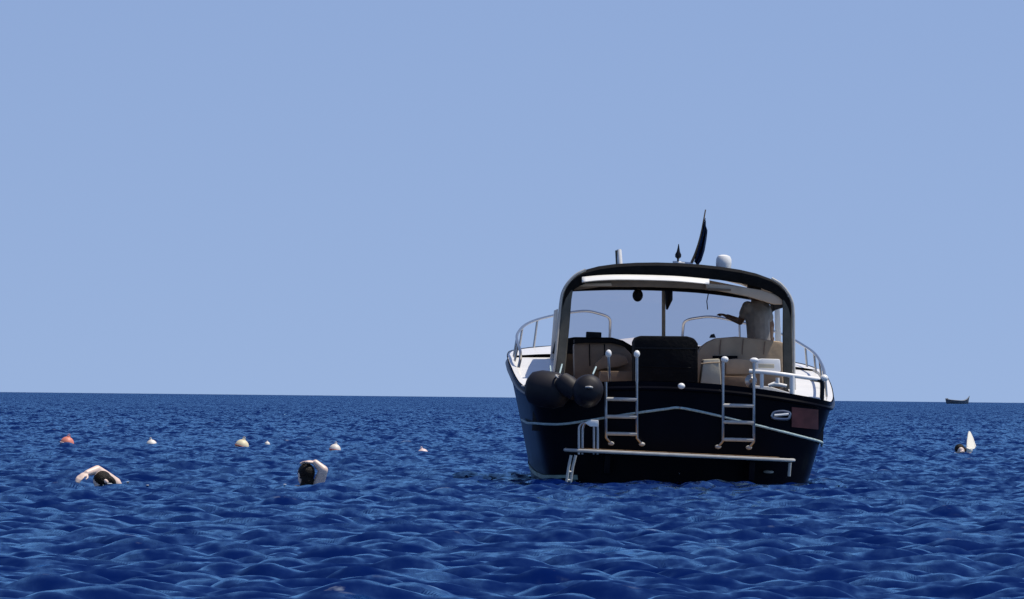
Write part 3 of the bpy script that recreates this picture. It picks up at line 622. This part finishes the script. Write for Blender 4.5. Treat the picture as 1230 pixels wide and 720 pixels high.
# swimmer with an arm folded over dark hair
e, Q = swimmer_frame(374, 588, 'dark haired swimmer with one pale arm raised and hand on the head')
bm = bmesh.new(); hc = Q(366.5, 570, 0.0)
W, rot = head(bm, hc, (-0.55, 0.8, 0.05), (0.05, 0.0, 1))
shr = Q(381, 585, 0.0); el = Q(388.5, 565, -0.06); wr = Q(379, 556, -0.05)
chain(bm, [(hc, 0.056), (Q(369, 590, 0.02), 0.06), (Q(370, 612, 0.05), 0.14), (Q(371, 645, 0.12), 0.13)]); pel = Q(371, 645, 0.12)
chain(bm, [(Q(372, 606, 0.03), 0.10), (shr, 0.062), (el, 0.050), (wr, 0.033)]); hand(bm, wr, Q(369, 554.5, -0.02)-wr, (-0.1, 0, 1), (0, -1, 0))
sh2 = Q(357, 589, 0.02); chain(bm, [(Q(366, 604, 0.03), 0.09), (sh2, 0.055), (Q(346, 592, -0.12), 0.04), (Q(334, 596, -0.26), 0.03)]); hand(bm, Q(334, 596, -0.26), (-0.8, -0.6, -0.1), (0, 0, 1), (0, -1, 0))
for q in (-1, 1): chain(bm, [(pel+Vector((q*0.08, 0, 0)), 0.09), (pel+Vector((q*0.12, 0.12, -0.40)), 0.06), (pel+Vector((q*0.14, 0.40, -0.66)), 0.04), (pel+Vector((q*0.15, 0.45, -0.80)), 0.026)])
fused('body', bm, 'paleskin', e, 0.008); eyes(W, rot, e)
bm = bmesh.new(); add_ball(bm, W(0, -0.022, 0.022), (0.086, 0.098, 0.096), rot); add_ball(bm, W(0, -0.055, -0.06), (0.072, 0.055, 0.085), rot); add_ball(bm, W(-0.02, -0.05, -0.11), (0.06, 0.05, 0.06), rot); fused('hair', bm, 'hair', e, 0.008)
# snorkeller with a white fin in the air
e, Q = swimmer_frame(1158, 547, 'dark haired snorkeller low in the water with a white fin sticking up')
bm = bmesh.new(); hc = Q(1153.5, 542.5, -0.05)
W, rot = head(bm, hc, (0.25, -0.9, -0.30), (-0.2, -0.3, 1))
chest = Q(1157, 560, 0.30); pel = Q(1163, 562, 0.75); kn = Q(1166, 560, 1.10); an = Q(1168.5, 541, 1.20)
chain(bm, [(hc, 0.055), (Q(1154, 551, 0.08), 0.06), (chest, 0.14), (pel, 0.13)])
chain(bm, [(pel, 0.10), (kn, 0.065), (an, 0.04)]); chain(bm, [(pel+Vector((-0.15, 0, 0)), 0.10), (pel+Vector((-0.17, 0.42, -0.05)), 0.06), (pel+Vector((-0.18, 0.8, -0.1)), 0.04), (pel+Vector((-0.18, 0.95, -0.1)), 0.028)])
for q in (-1, 1):
    sh = chest+Vector((q*0.19, -0.08, 0.0)); wr = sh+Vector((q*0.28, -0.40, -0.12)); chain(bm, [(chest, 0.10), (sh, 0.055), (sh+Vector((q*0.18, -0.15, -0.12)), 0.042), (wr, 0.03)]); hand(bm, wr, (q*0.2, -1, 0), (0, 0, 1), (-q, 0, 0))
fused('body', bm, 'paleskin', e, 0.009); eyes(W, rot, e)
bm = bmesh.new(); add_ball(bm, W(0, -0.035, 0.042), (0.094, 0.098, 0.090), rot); add_ball(bm, W(-0.07, -0.04, 0.0), (0.06, 0.06, 0.05), rot); fused('hair', bm, 'hair', e, 0.009)
bm = bmesh.new()
FB = [(1168.2, 518.5, 0), (1170, 519.5, 0), (1173, 526, 0), (1176.5, 537, 0), (1174, 540, 0), (1168, 540.5, 0), (1164.5, 539, 0), (1165.5, 530, 0), (1167, 522, 0)]
def FQ(x, y, t=0.0):
    p = Q(x, y, 1.16); c = Q(1170, 539, 1.16); d = p-c; p.y += (0.62*d.x+0.45*d.z)/0.62; return p + Vector((0.62, -0.62, 0.45)).normalized()*t
a = [bm.verts.new(FQ(x, y, 0.008)) for x, y, _ in FB]; b2 = [bm.verts.new(FQ(x, y, -0.008)) for x, y, _ in FB]; bm.faces.new(a); bm.faces.new(b2[::-1])
for i in range(len(a)): bm.faces.new((a[i], b2[i], b2[(i+1) % len(a)], a[(i+1) % len(a)]))
add_tube(bm, [FQ(1165.5, 537), FQ(1167, 528), FQ(1168.3, 519.5)], [0.016, 0.012, 0.007], 6); add_tube(bm, [FQ(1175.5, 537), FQ(1172.5, 527), FQ(1169.8, 520)], [0.016, 0.012, 0.007], 6)
add_ball(bm, an, (0.06, 0.07, 0.07)); obj('swim_fin', bm, 'fin', e, smooth=False)

# ------------------------------------------------------------------ buoys along the swimming line
def buoy(px, py, d, m, label, tilt, sink):
    base = on_sea(px, py); ox, oy, z = sea_shape(np.array([[base.x]]), np.array([[base.y]])); base.z = float(z[0, 0])
    e = empty('marker_buoy', Matrix.Translation(base) @ Matrix.Rotation(R(tilt), 4, 'Y'), label, 'buoy', 'buoys along the swimming line'); r = d/2; bm = bmesh.new()
    pr = [(r*0.02, -r*0.95), (r*0.35, -r*0.9), (r*0.75, -r*0.62), (r*0.97, -r*0.2), (r, 0.08*r), (r*0.93, r*0.38), (r*0.76, r*0.66), (r*0.5, r*0.87), (r*0.26, r*0.97), (r*0.22, r*1.12), (r*0.12, r*1.15)]
    add_lathe(bm, [(a, b_+r*sink) for a, b_ in pr], None, 20); obj('float', bm, m[0], e)
    tube('eyelet', [Vector((math.cos(t)*r*0.16, 0, r*(1.22+sink)+math.sin(t)*r*0.16)) for t in [i*math.pi/6 for i in range(12)]], r*0.05, m[0], e, 6, 0, True)
    bm = bmesh.new(); add_lathe(bm, [(r*1.0, -0.12*r+r*sink), (r*1.05, -0.08*r+r*sink), (r*1.05, 0.06*r+r*sink), (r*1.0, 0.10*r+r*sink)], None, 20); obj('band', bm, m[1], e)
    return e
for nm_, c_ in (('redpink', (0.66, 0.22, 0.15)), ('paleorange', (0.75, 0.42, 0.25)), ('cream2', (0.72, 0.62, 0.40)), ('offwhite', (0.72, 0.66, 0.58)), ('rustred', (0.40, 0.10, 0.06)), ('pinkwhite', (0.74, 0.55, 0.50))):
    M[nm_] = mat('buoy_'+nm_, c_, 0.5, var=0.15, vscale=8)
buoy(80, 537, 0.25, ('redpink', 'pinkwhite'), 'red buoy with a pale band, end one of the line, beyond the front crawl swimmer', 12, 0.25)
buoy(182, 535.5, 0.20, ('offwhite', 'offwhite'), 'dull off white buoy next to the red one', -10, -0.05)
buoy(290, 539.5, 0.25, ('cream2', 'rustred'), 'cream yellow buoy with rusty band', 15, 0.2)
buoy(402, 542.5, 0.20, ('offwhite', 'rustred'), 'white buoy with reddish band beyond the swimmer holding the head', 8, 0.25)
buoy(508, 544.5, 0.19, ('pinkwhite', 'pinkwhite'), 'pinkish white buoy, last of the line toward the motor boat', -14, 0.0)
b0 = buoy(321, 536, 0.10, ('offwhite', 'offwhite'), 'tiny white float beside the cream yellow buoy', 0, 0.1)

# ------------------------------------------------------------------ fishing boat on the horizon
fb0 = on_sea(1150, horizon_y(1150)-1.0+3.2); FS = fb0.y/FPX
fb = empty('fishing_boat', Matrix.Translation((fb0.x, fb0.y, 0)) @ Matrix.Rotation(R(8), 4, 'Z'), 'small dark open boat with an upswept bow far off on the horizon', 'boat')
Lh = 29*FS; rows = []
ST = [(-0.5, 0.72, 0.55), (-0.47, 0.66, 0.9), (-0.3, 0.56, 1.15), (-0.1, 0.50, 1.25), (0.1, 0.46, 1.2), (0.26, 0.48, 0.95), (0.36, 0.58, 0.55), (0.44, 0.80, 0.2), (0.50, 1.08, 0.03)]
HH = 8.5*FS
for (t, hz_, w) in ST:
    rows.append([Vector((t*Lh*(1-0.10*(1-k)) , q*w*(0.55+0.45*k)*Lh*0.13, (hz_*HH+0.5)*k-0.5)) for q, k in ((-1, 1), (-1, 0.6), (-0.8, 0.3), (0, 0), (0.8, 0.3), (1, 0.6), (1, 1))])
obj('hull', sheet(rows), 'hazyslate', fb)
obj('deck', sheet([[Vector((r[0].x*0.99, r[0].y*0.97, r[0].z-0.12*HH)), Vector((r[-1].x*0.99, r[-1].y*0.97, r[-1].z-0.12*HH))] for r in rows[:-1]]), 'teak', fb)
tube('gunwale', [r[0] for r in rows]+[r[-1] for r in rows[::-1]], 0.06*FS*5, 'paintedsteel', fb, 6)
tube('bow_post', [Vector((0.485*Lh, 0, 0.8*HH)), Vector((0.502*Lh, 0, 1.12*HH))], 0.14, 'paintedsteel', fb, 8)
box('thwart', (-0.32*Lh, -0.13*Lh, 0.30*HH), (-0.25*Lh, 0.13*Lh, 0.40*HH), 'teak', fb, 0.02)
box('engine_cover', (-0.46*Lh, -0.05*Lh, 0.45*HH), (-0.40*Lh, 0.05*Lh, 0.76*HH), 'olive', fb, 0.05)

# ------------------------------------------------------------------ white water round the swimmers and along the waterline
M['foam'] = mat('foam', (0.62, 0.68, 0.74), 0.8, var=0.15, vscale=20)
def foam(spots, seed):
    rnd = random.Random(seed); bm = bmesh.new()
    for (x, y, sx, sy, k) in spots:
        for _ in range(k):
            px_, py_ = x+rnd.gauss(0, sx), y+rnd.gauss(0, sy); z = float(sea_shape(np.array([[px_]]), np.array([[py_]]))[2][0, 0]); r = rnd.uniform(0.004, 0.013)
            add_ball(bm, Vector((px_, py_, z+0.002)), (r*rnd.uniform(1, 2.6), r*rnd.uniform(1, 2), r*0.35), u=8, v=4)
    o = obj('foam', bm, 'foam'); o['kind'] = 'stuff'; o['label'] = 'white water around the swimmers and along the boat waterline'; return o
w1, w2, w3 = on_sea(122, 587), on_sea(374, 588), on_sea(1158, 547)
sp_ = [(w1.x-0.16, w1.y-0.35, 0.10, 0.25, 40), (w1.x+0.18, w1.y-0.25, 0.12, 0.25, 40), (w2.x-0.14, w2.y-0.3, 0.10, 0.25, 34), (w2.x+0.10, w2.y-0.15, 0.08, 0.2, 8), (w3.x+0.12, w3.y+0.7, 0.10, 0.25, 10)]
for k in range(16):
    q = BOAT_M @ Vector((-1.45+2.9*k/15, -0.05 if 1 < k < 14 else 0.25, 0)); sp_.append((q.x, q.y-0.12, 0.09, 0.10, 3))
foam(sp_, 5)
